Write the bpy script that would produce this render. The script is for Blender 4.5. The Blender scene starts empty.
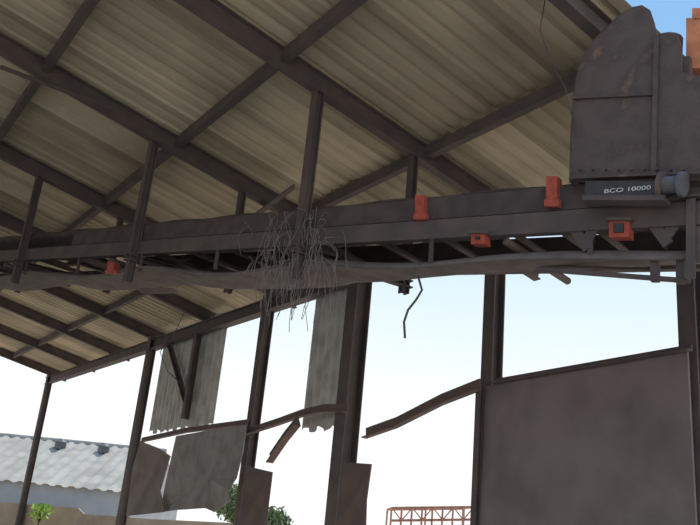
import bpy, bmesh, math, random
from mathutils import Vector, Matrix
random.seed(7)
scene = bpy.context.scene
try:
    scene.view_settings.view_transform = 'Standard'
except Exception: pass

# world frame: x = towards the open side wall, y = along the shed, z = up, ground z=0
CAMH = 1.6
F = 800.0
U_ = Vector((230, 2362, -800)).normalized()
W_ = Vector((-583, -214, -800)); W_ = (W_ - W_.dot(U_) * U_).normalized()
N_ = W_.cross(U_).normalized()
R = Matrix((N_, W_, U_))
cam = bpy.data.cameras.new('camera'); camo = bpy.data.objects.new('camera', cam)
scene.collection.objects.link(camo)
cam.lens = F * 36 / 700; cam.sensor_width = 36
cam.clip_end = 1000
camo.matrix_world = Matrix.Translation((0, 0, CAMH)) @ R.to_4x4()
scene.camera = camo
O = Vector((0, 0, CAMH))
def ray(px, py): return R @ Vector((px - 350, 262.5 - py, -F))
def onN(px, py, n):
    r = ray(px, py); return O + r * (n / r.x)
def onW(px, py, w):
    r = ray(px, py); return O + r * (w / r.y)
K = 0.2035
def roofz(n): return CAMH + 4.4 + (8 - n) * K
def onT(px, py, t): return O + ray(px, py) * t
def onRoof(px, py, dz=0):
    r = ray(px, py); return O + r * ((4.4 + 8 * K + dz) / (r.z + K * r.x))
# conveyor frame: near side plane
def onC(px, py, lat=0.0):
    r = ray(px, py); return O + r * ((6.375 + lat * 1.036) / (r.x + .27 * r.y))
def C(w, lat, h):
    return Vector((4.35 - .27 * (w - 7.5) + lat * .965, w + lat * .26, CAMH + 2.69 + .125 * (w - 7.5) + h))
CD = Vector((-.27, 1, .125)).normalized()
CL = Vector((.965, .26, 0)).normalized()

# ---------------- materials
def mat(name, col, col2=None, rough=.8, scale=3, metal=0, col3=None, detail=6, bump=.0, attr=False, lo=.4, hi=.65):
    m = bpy.data.materials.new(name); m.use_nodes = True
    nt = m.node_tree; b = nt.nodes['Principled BSDF']
    b.inputs['Roughness'].default_value = rough; b.inputs['Metallic'].default_value = metal
    try: b.inputs['Specular IOR Level'].default_value = .25
    except Exception: pass
    tc = nt.nodes.new('ShaderNodeTexCoord'); n = nt.nodes.new('ShaderNodeTexNoise')
    n.inputs['Scale'].default_value = scale; n.inputs['Detail'].default_value = detail
    nt.links.new(tc.outputs['Object'], n.inputs['Vector'])
    r = nt.nodes.new('ShaderNodeValToRGB')
    r.color_ramp.elements[0].position = lo; r.color_ramp.elements[1].position = hi
    r.color_ramp.elements[0].color = (*col, 1); r.color_ramp.elements[1].color = (*(col2 or col), 1)
    if col3:
        e = r.color_ramp.elements.new(min(.98, hi + .12)); e.color = (*col3, 1)
    nt.links.new(n.outputs['Fac'], r.inputs['Fac'])
    out = r.outputs['Color']
    if attr:
        a = nt.nodes.new('ShaderNodeAttribute'); a.attribute_name = 'tone'
        mx = nt.nodes.new('ShaderNodeMixRGB'); mx.blend_type = 'MULTIPLY'; mx.inputs[0].default_value = 1
        nt.links.new(out, mx.inputs[1]); nt.links.new(a.outputs['Color'], mx.inputs[2]); out = mx.outputs[0]
    nt.links.new(out, b.inputs['Base Color'])
    if bump:
        bp = nt.nodes.new('ShaderNodeBump'); bp.inputs['Strength'].default_value = bump; bp.inputs['Distance'].default_value = .02
        n2 = nt.nodes.new('ShaderNodeTexNoise'); n2.inputs['Scale'].default_value = scale * 8
        nt.links.new(tc.outputs['Object'], n2.inputs['Vector']); nt.links.new(n2.outputs['Fac'], bp.inputs['Height'])
        nt.links.new(bp.outputs['Normal'], b.inputs['Normal'])
    return m
M_steel = mat('weathered_steel', (.10, .083, .083), (.14, .104, .094), .75, 3, bump=.2)
M_steel2 = mat('rusty_steel', (.13, .10, .095), (.18, .12, .10), .8, 3, bump=.3)
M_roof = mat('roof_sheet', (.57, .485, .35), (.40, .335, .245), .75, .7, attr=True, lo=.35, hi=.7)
M_wallsheet = mat('galvanised_sheet', (.58, .57, .54), (.42, .41, .38), .6, 3)
M_panel = mat('grimy_panel', (.235, .195, .187), (.175, .143, .137), .9, 1.6, bump=.3)
M_grey = mat('dull_grey_sheet', (.30, .275, .265), (.22, .20, .19), .8, 3, bump=.3)
M_belt = mat('rubber_belt', (.08, .063, .063), (.11, .083, .078), .85, 5, bump=.3)
M_belt2 = mat('dusty_rubber', (.19, .158, .148), (.14, .116, .11), .9, 4, bump=.2)
M_hop = mat('rusted_hopper_plate', (.13, .098, .091), (.10, .077, .073), .85, 5, col3=(.21, .13, .095), bump=.4, lo=.4, hi=.6)
M_red = mat('red_paint', (.50, .10, .06), (.34, .08, .06), .6, 14)
M_orange = mat('orange_paint', (.70, .27, .13), (.5, .19, .1), .7, 8)
M_rust = mat('rusty_salmon_paint', (.62, .32, .22), (.45, .24, .17), .8, 6)
M_wire = mat('frayed_fibre', (.27, .235, .225), (.17, .145, .14), .9, 8)
M_black = mat('black_enamel', (.055, .052, .058), (.08, .075, .078), .5, 8)
M_bear = mat('grey_cast_metal', (.15, .15, .165), (.11, .11, .12), .6, 8)
M_white = mat('white_lettering', (.75, .75, .72), (.6, .6, .58), .7, 10)
M_ground = mat('dusty_ground', (.58, .51, .42), (.46, .40, .33), .95, .5)
M_nroof = mat('light_cement_roof', (.44, .42, .37), (.33, .31, .27), .9, .9)
M_nwall = mat('painted_wall', (.30, .315, .335), (.37, .38, .39), .9, .6)
M_fwall = mat('tan_render', (.44, .37, .29), (.32, .27, .21), .95, 1.2, bump=.3)
M_leaf = mat('leaves', (.13, .18, .08), (.2, .26, .12), .8, 3)
M_leafb = mat('bright_leaves', (.30, .46, .10), (.4, .6, .14), .8, 5)
M_bark = mat('bark', (.1, .07, .05), (.06, .045, .03), .9, 6)

# ---------------- builder
class B:
    def __init__(s): s.v = []; s.f = []; s.m = []; s.mats = []; s.tone = {}
    def mi(s, m):
        if m not in s.mats: s.mats.append(m)
        return s.mats.index(m)
    def add(s, vs, fs, m, tone=None):
        o = len(s.v); s.v += [Vector(a) for a in vs]; k = s.mi(m)
        for f in fs:
            if tone is not None: s.tone[len(s.f)] = tone
            s.f.append([i + o for i in f]); s.m.append(k)
    def box8(s, c, m):
        s.add(c, [(0,3,2,1),(4,5,6,7),(0,1,5,4),(1,2,6,5),(2,3,7,6),(3,0,4,7)], m)
    def bar(s, p0, p1, x0, x1, z0, z1, m, up=Vector((0,0,1))):
        p0 = Vector(p0); p1 = Vector(p1); t = (p1 - p0).normalized()
        if abs(t.dot(up)) > .98: up = Vector((1, 0, 0))
        sd = t.cross(up).normalized(); u = sd.cross(t).normalized()
        q = [sd * x0 + u * z0, sd * x1 + u * z0, sd * x1 + u * z1, sd * x0 + u * z1]
        s.box8([p0 + a for a in q] + [p1 + a for a in q], m)
    def beam(s, p0, p1, w, d, m, kind='I', up=Vector((0,0,1)), th=.018):
        h = d / 2; a = w / 2
        if kind == 'I':
            s.bar(p0, p1, -a, a, -h, -h + th, m, up); s.bar(p0, p1, -a, a, h - th, h, m, up)
            s.bar(p0, p1, -th / 2, th / 2, -h + th, h - th, m, up)
        elif kind == 'C':
            s.bar(p0, p1, -a, a, -h, -h + th, m, up); s.bar(p0, p1, -a, a, h - th, h, m, up)
            s.bar(p0, p1, -a, -a + th, -h + th, h - th, m, up)
        elif kind == 'L':
            s.bar(p0, p1, -a, a, -h, -h + th, m, up); s.bar(p0, p1, -a, -a + th, -h + th, h, m, up)
        else: s.bar(p0, p1, -a, a, -h, h, m, up)
    def rod(s, p0, p1, r, m, n=10, r1=None):
        p0 = Vector(p0); p1 = Vector(p1); t = (p1 - p0).normalized(); r1 = r if r1 is None else r1
        up = Vector((0,0,1)) if abs(t.z) < .9 else Vector((1,0,0))
        a = t.cross(up).normalized(); b = a.cross(t)
        vs = []
        for p, rr in ((p0, r), (p1, r1)):
            for i in range(n):
                g = 2 * math.pi * i / n; vs.append(p + a * rr * math.cos(g) + b * rr * math.sin(g))
        fs = [(i, (i + 1) % n, n + (i + 1) % n, n + i) for i in range(n)]
        fs += [tuple(range(n))[::-1], tuple(range(n, 2 * n))]
        s.add(vs, fs, m)
    def plate(s, pts, off, m):
        pts = [Vector(p) for p in pts]; off = Vector(off); n = len(pts)
        fs = [tuple(range(n))[::-1], tuple(range(n, 2 * n))] + [(i, (i + 1) % n, n + (i + 1) % n, n + i) for i in range(n)]
        s.add(pts + [p + off for p in pts], fs, m)
    def grid(s, fn, nu, nv, m, off=None):
        vs = [fn(i / nu, j / nv) for j in range(nv + 1) for i in range(nu + 1)]
        fs = [(j*(nu+1)+i, j*(nu+1)+i+1, (j+1)*(nu+1)+i+1, (j+1)*(nu+1)+i) for j in range(nv) for i in range(nu)]
        if off is not None:
            off = Vector(off); k = len(vs); vs = vs + [Vector(a) + off for a in vs]
            fs2 = [tuple(x + k for x in f[::-1]) for f in fs]; rim = []
            e = [i for i in range(nu + 1)] + [j*(nu+1)+nu for j in range(1, nv + 1)] + [nv*(nu+1)+i for i in range(nu - 1, -1, -1)] + [j*(nu+1) for j in range(nv - 1, 0, -1)]
            for a, b2 in zip(e, e[1:] + e[:1]): rim.append((b2, a, a + k, b2 + k))
            fs = fs + fs2 + rim
        s.add(vs, fs, m)
    def obj(s, name, parent=None, smooth=False):
        me = bpy.data.meshes.new(name)
        org = sum(s.v, Vector()) / len(s.v)
        me.from_pydata([v - org for v in s.v], [], s.f)
        for m in s.mats: me.materials.append(m)
        for p, k in zip(me.polygons, s.m): p.material_index = k; p.use_smooth = smooth
        if s.tone:
            ca = me.color_attributes.new('tone', 'FLOAT_COLOR', 'CORNER')
            for p in me.polygons:
                t = s.tone.get(p.index, 1.0)
                for li in p.loop_indices: ca.data[li].color = (t, t, t, 1)
        me.update()
        o = bpy.data.objects.new(name, me); o.location = org
        scene.collection.objects.link(o)
        if parent: o.parent = parent
        return o

# ---------------- ground
b = B()
b.grid(lambda u, v: Vector((-120 + 300 * u, -80 + 300 * v, 0)), 4, 4, M_ground)
b.obj('ground')

# ---------------- roof
RIDGE = -2.7
Y0, Y1 = 4.0, 30.3
def roof_mesh(name, rows, zf):
    b = B(); pitch = .25; dep = .045; lift = .15
    for ri, (n0, n1) in enumerate(rows):
        y = Y0; 
        while y < Y1 - .01:
            tone = random.choice([.78, .9, 1, 1, 1.08, 1.15, .86]) * random.uniform(.94, 1.05)
            if random.random() < .06: tone *= .7
            ns = 4
            jit = random.uniform(.02, .12)
            for k in range(ns):
                ya = y + k * pitch
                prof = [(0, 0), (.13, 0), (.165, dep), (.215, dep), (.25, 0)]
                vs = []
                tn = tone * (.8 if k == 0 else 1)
                for a, h in prof:
                    vs.append(Vector((n0 + jit, ya + a, zf(n0 + jit) + lift + h - .006))); vs.append(Vector((n1, ya + a, zf(n1) + lift + h + .006)))
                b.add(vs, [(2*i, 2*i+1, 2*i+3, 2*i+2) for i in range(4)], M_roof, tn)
            y += ns * pitch
    return b.obj(name)
roof_mesh('corrugated_roof', [(8.1, 5.85), (5.9, 3.65), (3.75, 1.5), (1.6, -.55), (-.45, RIDGE)], roofz)
zr = roofz(RIDGE)
roof_mesh('corrugated_roof', [(-13.3, -10.5), (-10.7, -7.9), (-8.1, -5.2), (-5.4, RIDGE)], lambda n: zr - (RIDGE - n) * K)

rafW = [4.3, 7.5, 10.65, 13.9, 17.1, 20.3, 23.5, 26.7, 30.0]
for w in rafW:
    b = B()
    b.beam((8.0, w, roofz(8.0)), (RIDGE, w, roofz(RIDGE)), .13, .25, M_steel)
    b.beam((RIDGE, w, zr), (-13, w, zr - (13 + RIDGE) * K), .13, .25, M_steel)
    b.obj('rafter')
for n in (8.0, 6.02, 3.75, 1.7, -.45, -2.5):
    b = B(); b.beam((n, 4.05, roofz(n) + .05), (n, Y1 - .1, roofz(n) + .05), .1, .16, M_steel, 'C'); b.obj('purlin')
for n in (-5, -7.7, -10.4, -12.9):
    z = zr - (RIDGE - n) * K + .05
    b = B(); b.beam((n, 4.05, z), (n, Y1 - .1, z), .1, .16, M_steel, 'C'); b.obj('purlin')
# eave girder
CN = 7.35
ez = CAMH + 4.2
b = B(); b.beam((CN, 4.0, ez), (CN, Y1 - .15, ez), .16, .26, M_steel); b.obj('eave_girder')
# columns
cols = [(4.62, .2), (7.5, .2), (10.72, .3), (13.9, .2), (20.1, .2), (29.8, .2)]
for w, s_ in cols:
    b = B()
    b.beam((CN, w, 0), (CN, w, roofz(CN) - .12), s_, s_, M_steel, 'I', up=Vector((1, 0, 0)), th=.02)
    b.bar((CN, w, 0), (CN, w, .03), -.25, .25, -.25, .25, M_steel)
    b.obj('steel_column')
for w in rafW[::2]:
    b = B()
    b.beam((-12.8, w, 0), (-12.8, w, zr - (12.8 + RIDGE) * K - .1), .2, .2, M_steel, 'I', up=Vector((1, 0, 0)))
    b.bar((-12.8, w, 0), (-12.8, w, .03), -.25, .25, -.25, .25, M_steel)
    b.obj('steel_column')
b = B()
b.beam(onW(470, 232, 7.33), onW(538, 276, 7.33), .12, .14, M_steel, 'I')
b.obj('eave_bracket')
b = B()
b.beam((CN, 18.9, ez - .13), (CN, 17.3, ez - 1.7), .1, .1, M_steel, 'L')
b.beam((CN, 17.2, ez - .13), (CN, 17.2, ez - 2.1), .14, .14, M_steel, 'I', up=Vector((1,0,0)))
b.obj('knee_brace')
# roof wind braces (light angles just under the sheets)
b = B()
b.beam(onRoof(0, 66, -.2), onRoof(112, 108, -.2), .06, .06, M_steel, 'L')
b.obj('wind_brace')
b = B()
b.beam(onRoof(232, 232, -.2), onRoof(292, 186, -.2), .09, .09, M_steel2, 'L')
b.obj('wind_brace')

# ---------------- conveyor
root = bpy.data.objects.new('belt_conveyor', None); scene.collection.objects.link(root)
CW = 1.3
S0, S1 = 1.0, 24.0
def cb(w0, w1, lat, h): return C(w0, lat, h), C(w1, lat, h)
b = B()
b.beam(*cb(S0, S1, 0, .47), .09, .20, M_steel, 'C')
b.beam(*cb(S0, S1, CW, .50), .09, .16, M_steel, 'C')
w = S0; i = 0
while w < S1 - 1:
    b.beam(C(w, 0, .47), C(w, CW, .47), .07, .07, M_steel, 'L')
    if i % 2 == 0:
        b.beam(C(w, 0, .38), C(w, 0, .12), .05, .05, M_steel, 'L', up=Vector((1, 0, 0)))
    w += .8; i += 1
for (xa_, ya_, xb_, yb_) in [(566, 216, 590, 250), (604, 212, 586, 248), (642, 208, 670, 246), (690, 206, 664, 244)]:
    b.beam(onC(xa_, ya_, 0.02), onC(xb_, yb_, 0.02), .09, .09, M_steel, 'L', up=CL)
b.obj('stringer_frame', root)
# carrying belt (troughed) and return belt (sagging)
b = B()
def topbelt(u, v):
    w = S0 + (S1 - S0) * u; l = .04 + v * (CW - .08); c = abs(v - .5) * 2
    return C(w, l, .66 + .19 * max(0, (c - .3) / .7) + .012 * math.sin(w * 5.2))
b.grid(topbelt, 120, 10, M_belt, (0, 0, .02))
b.obj('carrying_belt', root, True)
b = B()
for lat in (-.01, CW):
    b.bar(C(2.0, lat, .69), C(12.5, lat, .69), -.008, .008, -.1, .13, M_belt)
b.obj('skirt_boards', root)
b = B()
def retbelt(u, v):
    w = S0 + (S1 - S0) * u
    f = min(1, max(0, (w - 5.2) / 2.5))
    l = -.03 + v * (.45 + .5 * f)
    sag = f * .11 * abs(math.sin((w - 1.0) * math.pi / 3.2)) + .02 * math.sin(w * 2.3 + v * 3)
    edge = -.07 * max(0, 1 - v * 6)
    return C(w, l, .17 + .05 * f - sag + edge)
b.grid(retbelt, 150, 14, M_belt2, (0, 0, .035))
b.obj('return_belt', root, True)
b = B()
w = S0 + .5
while w < S1:
    b.rod(C(w, .35, .60), C(w, CW - .35, .60), .045, M_steel)
    b.rod(C(w, .08, .74), C(w, .36, .60), .045, M_steel)
    b.rod(C(w, CW - .08, .74), C(w, CW - .36, .60), .045, M_steel)
    b.rod(C(w + .3, .0, .32), C(w + .3, CW, .32), .04, M_steel2)
    w += 3.2
b.obj('idler_rollers', root, True)
def cblock(b, x0, y0, x1, y1, m, lat=-.08, dep=.1):
    p = [onC(x0, y1, lat), onC(x1, y1, lat), onC(x1, y0, lat), onC(x0, y0, lat)]
    b.plate(p, CL * dep, m)
b = B()
for (x0, y0, x1, y1, f) in [(415, 195, 424, 218, 0), (546, 176, 557, 205, 0), (471, 232, 485, 244, 1), (609, 219, 629, 237, 1), (107, 262, 114, 272, 0), (140, 288, 172, 292, 2)]:
    cblock(b, x0, y0, x1, y1, M_red if f != 2 else M_steel2)
    if f == 0: cblock(b, x0 - 2, y0 + (y1 - y0) * .8, x1 + 2, y1 + 1, M_red, -.1, .05)
    if f == 1: cblock(b, x0 + 4, y0 + 4, x1 - 6, y1 - 5, M_black, -.1, .02); cblock(b, x0 - 2, y0 - 2, x1 + 2, y0 + 1, M_steel2, -.11, .04)
b.obj('idler_brackets', root)
# hangers
b = B()
for w, in ((7.5,), (10.7,), (13.9,), (17.1,)):
    pn = C(w, 0, 0); n = pn.x - .08
    b.beam((n, w, pn.z - .05), (n, w, roofz(n) - .1), .12, .12, M_steel, 'I', up=Vector((1, 0, 0)), th=.015)
    pf = C(w - .3, CW, 0); n2 = pf.x + .12
    b.beam((n2, w, pf.z + .2), (n2, w, roofz(n2) - .1), .1, .1, M_steel, 'I', up=Vector((1, 0, 0)), th=.015)
    b.beam((n - .1, w, pn.z + .30), (n2 + .1, w, pn.z + .30), .1, .1, M_steel, 'C')
b.obj('hangers', root)
b = B()
b.rod(onC(535, 269, 0), onC(690, 281, 0), .022, M_steel)
b.rod(onC(540, 266, .3), onC(660, 270, .3), .015, M_steel)
cblock(b, 650, 255, 658, 281, M_steel, 0, .05); cblock(b, 676, 255, 684, 283, M_steel, 0, .05)
b.obj('grease_pipe', root)
b = B()
cblock(b, 690, 226, 730, 262, M_steel2, -.04, .02)
b.beam(onC(692, 200, -.05), onC(692, 280, -.05), .07, .07, M_steel, 'L', up=CL)
b.beam(onC(600, 200, -.06), onC(720, 190, -.06), .08, .1, M_steel, 'L')
b.obj('side_cover', root)

# ---------------- hopper
hop = bpy.data.objects.new('feed_hopper', None); scene.collection.objects.link(hop)
b = B()
def cp(pts, lat): return [onC(x, y, lat) for x, y in pts]
near = [(569, 182), (570, 140), (573, 92), (578, 66), (586, 50), (596, 37), (607, 26), (620, 14), (632, 7), (642, 5), (650, 10), (654, 22), (657, 36), (667, 33), (677, 36), (682, 48), (681, 72), (700, 76), (712, 80), (712, 180)]
pn = cp(near, -.12)
b.plate(pn, CL * .02, M_hop)
b.obj('near_side_plate', hop)
b = B()
pf = [p + CL * (CW + .2) for p in pn]
b.plate(pf[:11] + [pf[-1]], CL * .02, M_hop)
b.obj('far_side_plate', hop)
b = B()
for i in range(0, 7):
    b.plate([pn[i], pn[i + 1], pf[i + 1], pf[i]], Vector((0, -.02, .0)) , M_hop)
b.obj('back_plate', hop)
b = B()
b.bar(onC(572, 98, -.135), onC(655, 94, -.135), -.01, .01, -.012, .012, M_hop)
b.beam(onC(571, 177, -.16), onC(712, 171, -.16), .07, .06, M_hop, 'L')
b.beam(onC(657, 38, -.14), onC(654, 176, -.14), .04, .04, M_hop, 'L', up=CL)
b.rod(onC(668, 40, .25), onC(664, 120, .25), .13, M_steel2, 14)
for i in range(9):
    p = onC(580 + i * 13, 170, -.15); b.rod(p, p - CL * .03, .012, M_steel, 6)
b.obj('stiffeners', hop)
b = B()
cblock(b, 686, 18, 712, 68, M_orange, .1, .3); cblock(b, 692, 8, 700, 20, M_orange, .1, .06); cblock(b, 682, 56, 690, 78, M_steel, .05, .2)
b.obj('orange_bracket', hop)

# black control box with lettering
mot = bpy.data.objects.new('belt_scale_unit', None); scene.collection.objects.link(mot)
b = B()
cblock(b, 585, 181, 661, 197, M_black, -.26, .13); cblock(b, 582, 195, 664, 200, M_steel, -.27, .15)
b.obj('housing', mot)
b = B()
a = onC(664, 185, -.22); c2 = onC(680, 184, -.22)
b.rod(a, c2, .07, M_bear, 16); b.rod(onC(660, 185, -.22), a, .11, M_steel2, 16); b.rod(c2, onC(685, 184, -.22), .10, M_bear, 16)
b.obj('gear_shaft', mot, False)
tx = bpy.data.curves.new('lettering', 'FONT'); tx.body = 'BCO 10000'; tx.size = .06; tx.extrude = .001
tx.align_x = 'CENTER'; tx.align_y = 'CENTER'
to = bpy.data.objects.new('lettering', tx); scene.collection.objects.link(to); tx.materials.append(M_white)
pp = onC(627, 189.5, -.268)
xa = -CD; za = (-CL); za = (za - za.dot(xa) * xa).normalized(); ya = za.cross(xa)
to.matrix_world = Matrix.Translation(pp) @ Matrix((xa, ya, za)).transposed().to_4x4()
to.scale = (1.35, .85, 1)
to.parent = mot

# ---------------- wall leftovers
# right big panel
b = B()
L = onN(478, 388, 7.2); Rr = onN(690, 352, 7.2)
def bigp(u, v):
    y = L.y + (Rr.y - L.y) * u; zt = L.z + (Rr.z - L.z) * u
    return Vector((7.17 + .02 * math.sin(y * 3 + v * 4) * v, y, .02 + (zt - .02) * v))
b.grid(bigp, 24, 20, M_panel, (.03, 0, 0))
b.obj('wall_panel')
b = B()
b.beam(onN(494, 381, 7.1), onN(690, 347, 7.1), .09, .07, M_steel, 'L')
q = onN(480, 386, 7.12)
b.beam(q, Vector((7.12, q.y, .02)), .09, .06, M_steel, 'C', up=Vector((1, 0, 0)))
b.obj('panel_edge_angle')
def girt(name, pts, w=.12, d=.14, n=7.12, kind='L'):
    b = B(); P = [onN(x, y, n + (q[0] if q else 0)) for x, y, *q in pts]
    for a, c in zip(P, P[1:]): b.beam(a, c, w, d, M_steel2, kind)
    b.obj(name)
girt('bent_girt', [(364, 433), (395, 422), (440, 399), (478, 384)], .1, .16, 7.0)
girt('bent_girt', [(244, 432), (275, 422), (300, 413), (322, 408), (346, 408)], .1, .14)
girt('bent_girt', [(140, 440), (185, 430), (246, 422)], .1, .12)
girt('bent_girt', [(268, 458), (283, 436), (296, 420)], .14, .22, 6.95)
def crump(name, pts, m, n=7.1, amp=.1, seed=1):
    random.seed(seed)
    b = B(); P = [onN(x, y, n + random.uniform(-amp, amp)) for x, y in pts]
    c = sum(P, Vector()) / len(P) + Vector((amp * .6, 0, 0)); k = len(P)
    vs = P + [c]; off = Vector((.02, 0, 0)); vs += [v + off for v in vs]
    fs = [(i, (i + 1) % k, k) for i in range(k)] + [((i + 1) % k + k + 1, i + k + 1, 2 * k + 1) for i in range(k)] + [(i, i + k + 1, (i + 1) % k + k + 1, (i + 1) % k) for i in range(k)]
    b.add(vs, fs, m); b.obj(name)
crump('crumpled_sheet', [(176, 436), (210, 430), (246, 425), (243, 450), (236, 478), (228, 490), (231, 500), (214, 512), (205, 508), (176, 510), (160, 512), (166, 480)], M_grey, n=7.0, seed=3)
crump('crumpled_sheet', [(140, 441), (158, 448), (170, 456), (160, 490), (164, 512), (126, 516), (132, 470)], M_panel, n=7.0, seed=4)
crump('crumpled_sheet', [(246, 466), (272, 472), (268, 505), (266, 530), (240, 530), (243, 490)], M_steel2, seed=5, amp=.05)
crump('crumpled_sheet', [(344, 462), (371, 464), (366, 500), (365, 534), (336, 534), (340, 495)], M_steel2, seed=6, amp=.05)
def strip(name, xt0, xt1, yt, yb, n=7.5):
    b = B(); a = onN(xt0, yt, n); c = onN(xt1, yt, n); zb = onN((xt0 + xt1) / 2 - 5, yb, n).z
    zt = ez + .3; L_ = abs(c.y - a.y); k = max(4, int(L_ / .06)); s = 1 if c.y > a.y else -1
    vs = []
    for i in range(k + 1):
        y = a.y + s * L_ * i / k; d = (0, 0, .05, .05)[i % 4]
        jag = .05 * math.sin(i * .9)
        vs += [Vector((n + d, y, zb + jag)), Vector((n + d, y, zt))]
    b.add(vs, [(2*i, 2*i+1, 2*i+3, 2*i+2) for i in range(k)], M_wallsheet)
    b.obj(name)
strip('corrugated_wall_sheet', 316, 352, 300, 428)
strip('corrugated_wall_sheet', 163, 222, 350, 428)

# ---------------- hanging debris
def curve_obj(name, lines, r, m, parent=None):
    cu = bpy.data.curves.new(name, 'CURVE'); cu.dimensions = '3D'; cu.bevel_depth = r; cu.bevel_resolution = 1
    for pts in lines:
        sp = cu.splines.new('POLY'); sp.points.add(len(pts) - 1)
        for q, p in zip(sp.points, pts): q.co = (*p, 1)
    cu.materials.append(m)
    o = bpy.data.objects.new(name, cu); scene.collection.objects.link(o)
    if parent: o.parent = parent
    return o
random.seed(11)
lines = []
for i in range(85):
    x = random.choice([random.gauss(276, 13), random.gauss(318, 8), random.gauss(292, 22)]); y = random.uniform(205, 270)
    p = onC(x, y, random.uniform(-.2, -.08)); L_ = random.uniform(.2, .95)
    if abs(x - 295) > 30: L_ *= .6
    pts = []; dx = random.uniform(-.22, .22)
    k = 11; ph = random.uniform(0, 6)
    for j in range(k):
        q = j / (k - 1)
        pts.append(p + CD * (dx * q + .03 * math.sin(ph + q * 7)) + CL * (.05 * math.sin(ph * 2 + q * 5)) + Vector((0, 0, .10 * math.sin(q * 3.1) - L_ * q)))
    lines.append(pts)
curve_obj('frayed_hanging_fibres', lines, .0035, M_wire)
curve_obj('hanging_cable', [[onC(x, y, .1) for x, y in [(418, 276), (422, 290), (416, 300), (408, 310), (404, 322), (405, 338)]]], .012, M_steel)
curve_obj('hanging_cable', [[onN(x, y, 7.1) for x, y in [(186, 270), (190, 300), (176, 330), (160, 352), (168, 372), (182, 384)]]], .01, M_steel)
curve_obj('hanging_cable', [[onC(x, y, -.15) for x, y in [(545, 0), (540, 30), (550, 60), (566, 90), (575, 130)]]], .005, M_steel)

# ---------------- outside
A = onT(0, 481, .05); Bq = onT(133, 492, .05); d = (Bq - A); d.z = 0; d.normalize(); A2 = A - d * 14
perp = Vector((-d.y, d.x, 0));
if perp.y < 0: perp = -perp
er = A.z; rise = onT(60, 440, .0575).z - er; run = 6.5; Lb = (Bq - A2).length
b = B()
for sgn in (0, 1):
    n = int(Lb / .16); vs = []
    for i in range(n + 1):
        q = A2 + d * (i * .16); h = (0, .0, .08, .08)[i % 4]
        q0 = Vector((q.x, q.y, er + h)) + (perp * (2 * run) if sgn else perp * -.3)
        q1 = Vector((q.x, q.y, er + rise + h)) + perp * run
        vs += [q0, q1]
    b.add(vs, [(2*i, 2*i+1, 2*i+3, 2*i+2) for i in range(n)], M_nroof)
b.rod(A2 + perp * run + Vector((0, 0, rise + .05)), Bq + perp * run + Vector((0, 0, rise + .05)) - Vector((0, 0, Bq.z - er)), .12, M_nroof, 8)
q0 = A2.copy(); q0.z = 0; q1 = Bq.copy(); q1.z = 0
b.plate([q0, q1, q1 + Vector((0, 0, er)), q0 + Vector((0, 0, er))], perp * .2, M_nwall)
for q in (q0, q1):
    b.plate([q, q + perp * 2 * run, q + perp * 2 * run + Vector((0, 0, er)), q + perp * run + Vector((0, 0, er + rise - .05)), q + Vector((0, 0, er))], -d * .1 if q is q1 else d * .1, M_nwall)
for k in (.72, .84):
    q = A2 + d * Lb * k + perp * 5.2; z = er + rise * .8
    b.bar(Vector((q.x, q.y, z)), Vector((q.x, q.y, z + .4)), -.25, .25, -.25, .25, M_bear)
    b.rod(Vector((q.x, q.y, z + .4)), Vector((q.x, q.y, z + .6)), .36, M_bear, 10, .1)
b.obj('neighbouring_warehouse')
b = B()
wl = [onT(-60, 497, .035), onT(0, 502, .035), onT(78, 508, .033), onT(84, 514, .033), onT(150, 519, .031), onT(235, 523, .03)]
for a, c in zip(wl, wl[1:]):
    b.plate([Vector((a.x, a.y, 0)), Vector((c.x, c.y, 0)), c, a], (.1, .2, 0), M_fwall)
b.obj('boundary_wall')
def foliage(name, cx, cy, r, base, m, n, leaf, trunk=True, squash=.8):
    b = B()
    if trunk: 
        b.rod((cx, cy, 0), (cx, cy, base), r * .09, M_bark, 8, r * .06)
        for k in range(6):
            a = k * 1.05; b.rod((cx, cy, base * .8), (cx + r * .6 * math.cos(a), cy + r * .6 * math.sin(a), base + r * .3), r * .04, M_bark, 6, r * .015)
    cl = [(random.uniform(-.6, .6) * r, random.uniform(-.6, .6) * r, random.uniform(-.4, .5) * r * squash, random.uniform(.3, .5) * r) for _ in range(12)]
    for i in range(n):
        c = random.choice(cl); v = Vector([random.gauss(0, 1) for _ in range(3)]).normalized() * c[3] * random.uniform(.6, 1.05)
        p = Vector((cx + c[0], cy + c[1], base + r * .2 + c[2])) + v
        if p.z < .05: p.z = .05
        t = Vector([random.gauss(0, 1) for _ in range(3)]).normalized() * leaf; s_ = t.cross(Vector([random.gauss(0, 1) for _ in range(3)])).normalized() * leaf * .45
        b.add([p - t, p + s_, p + t, p - s_], [(0, 1, 2, 3)], m)
    b.obj(name)
random.seed(5)
q = onT(236, 492, .045); foliage('tree', q.x, q.y, 1.1, q.z - .8, M_leaf, 2600, .11)
q = onT(272, 512, .05); foliage('tree', q.x, q.y, 1.8, q.z - 1.4, M_leaf, 3200, .14)
q = onT(300, 524, .05); foliage('tree', q.x, q.y, 1.0, q.z - 1.1, M_leaf, 1600, .13)
q = onT(42, 506, .032); foliage('shrub', q.x, q.y, .36, q.z - .25, M_leafb, 130, .10)
b = B()
def lat(px, py): return onT(px, py, .025)
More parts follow.
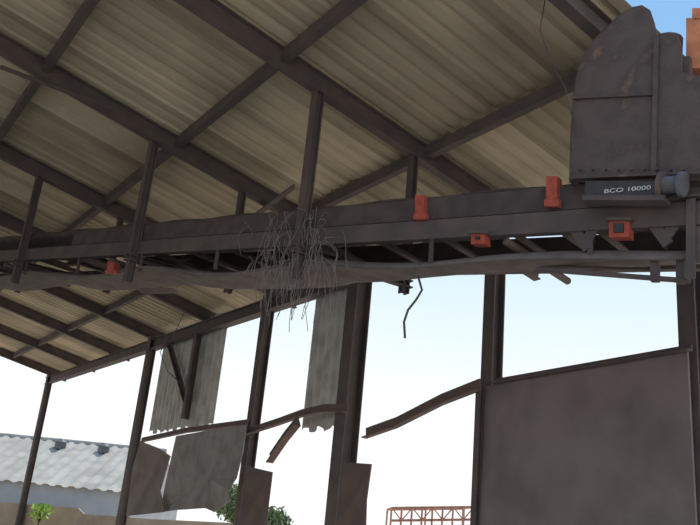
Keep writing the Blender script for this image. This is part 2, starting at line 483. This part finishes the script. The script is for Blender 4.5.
p0 = lat(392, 508); p1 = lat(474, 507)
for dz in (0, -.3, -.9):
    b.beam(p0 + Vector((0, 0, dz)), p1 + Vector((0, 0, dz)), .06, .06, M_rust, 'L')
for i in range(9):
    a = p0.lerp(p1, i / 8)
    b.beam(a, Vector((a.x, a.y, 0)) if i % 4 == 0 else a - Vector((0, 0, .9)), .05, .05, M_rust, 'L')
    if i < 8:
        c = p0.lerp(p1, (i + 1) / 8); b.beam(a - Vector((0, 0, .3 * (i % 2))), c - Vector((0, 0, .3 * ((i + 1) % 2))), .03, .03, M_rust, 'L')
off = Vector((.8, 1.2, 0))
b.beam(p0 + off, p1 + off, .06, .06, M_rust, 'L')
for i in (0, 4, 8):
    a = p0.lerp(p1, i / 8); b.beam(a, a + off, .04, .04, M_rust, 'L'); b.beam(a + off, Vector((a.x + off.x, a.y + off.y, 0)), .05, .05, M_rust, 'L')
b.obj('rusty_steel_rack')

# ---------------- light
wd = bpy.data.worlds.new('World'); scene.world = wd; wd.use_nodes = True
nt = wd.node_tree; bg = nt.nodes['Background']
tc = nt.nodes.new('ShaderNodeTexCoord'); sx = nt.nodes.new('ShaderNodeSeparateXYZ'); r = nt.nodes.new('ShaderNodeValToRGB')
nt.links.new(tc.outputs['Generated'], sx.inputs[0]); nt.links.new(sx.outputs['Z'], r.inputs['Fac']); nt.links.new(r.outputs['Color'], bg.inputs['Color'])
cr = r.color_ramp; cr.elements[0].position = 0; cr.elements[0].color = (1, 1, 1, 1)
cr.elements[1].position = 1; cr.elements[1].color = (.16, .34, .7, 1)
for p, c in ((.15, (.95, .98, 1)), (.30, (.72, .87, .95)), (.55, (.28, .52, .85))):
    e = cr.elements.new(p); e.color = (*c, 1)
bg.inputs['Strength'].default_value = 1.08
sl = bpy.data.lights.new('sun', 'SUN'); sl.energy = 4.3; sl.angle = .01; sl.color = (1, .93, .82)
so = bpy.data.objects.new('sun', sl); scene.collection.objects.link(so)
so.rotation_euler = Vector((.55, .35, 1.0)).to_track_quat('Z', 'Y').to_euler()
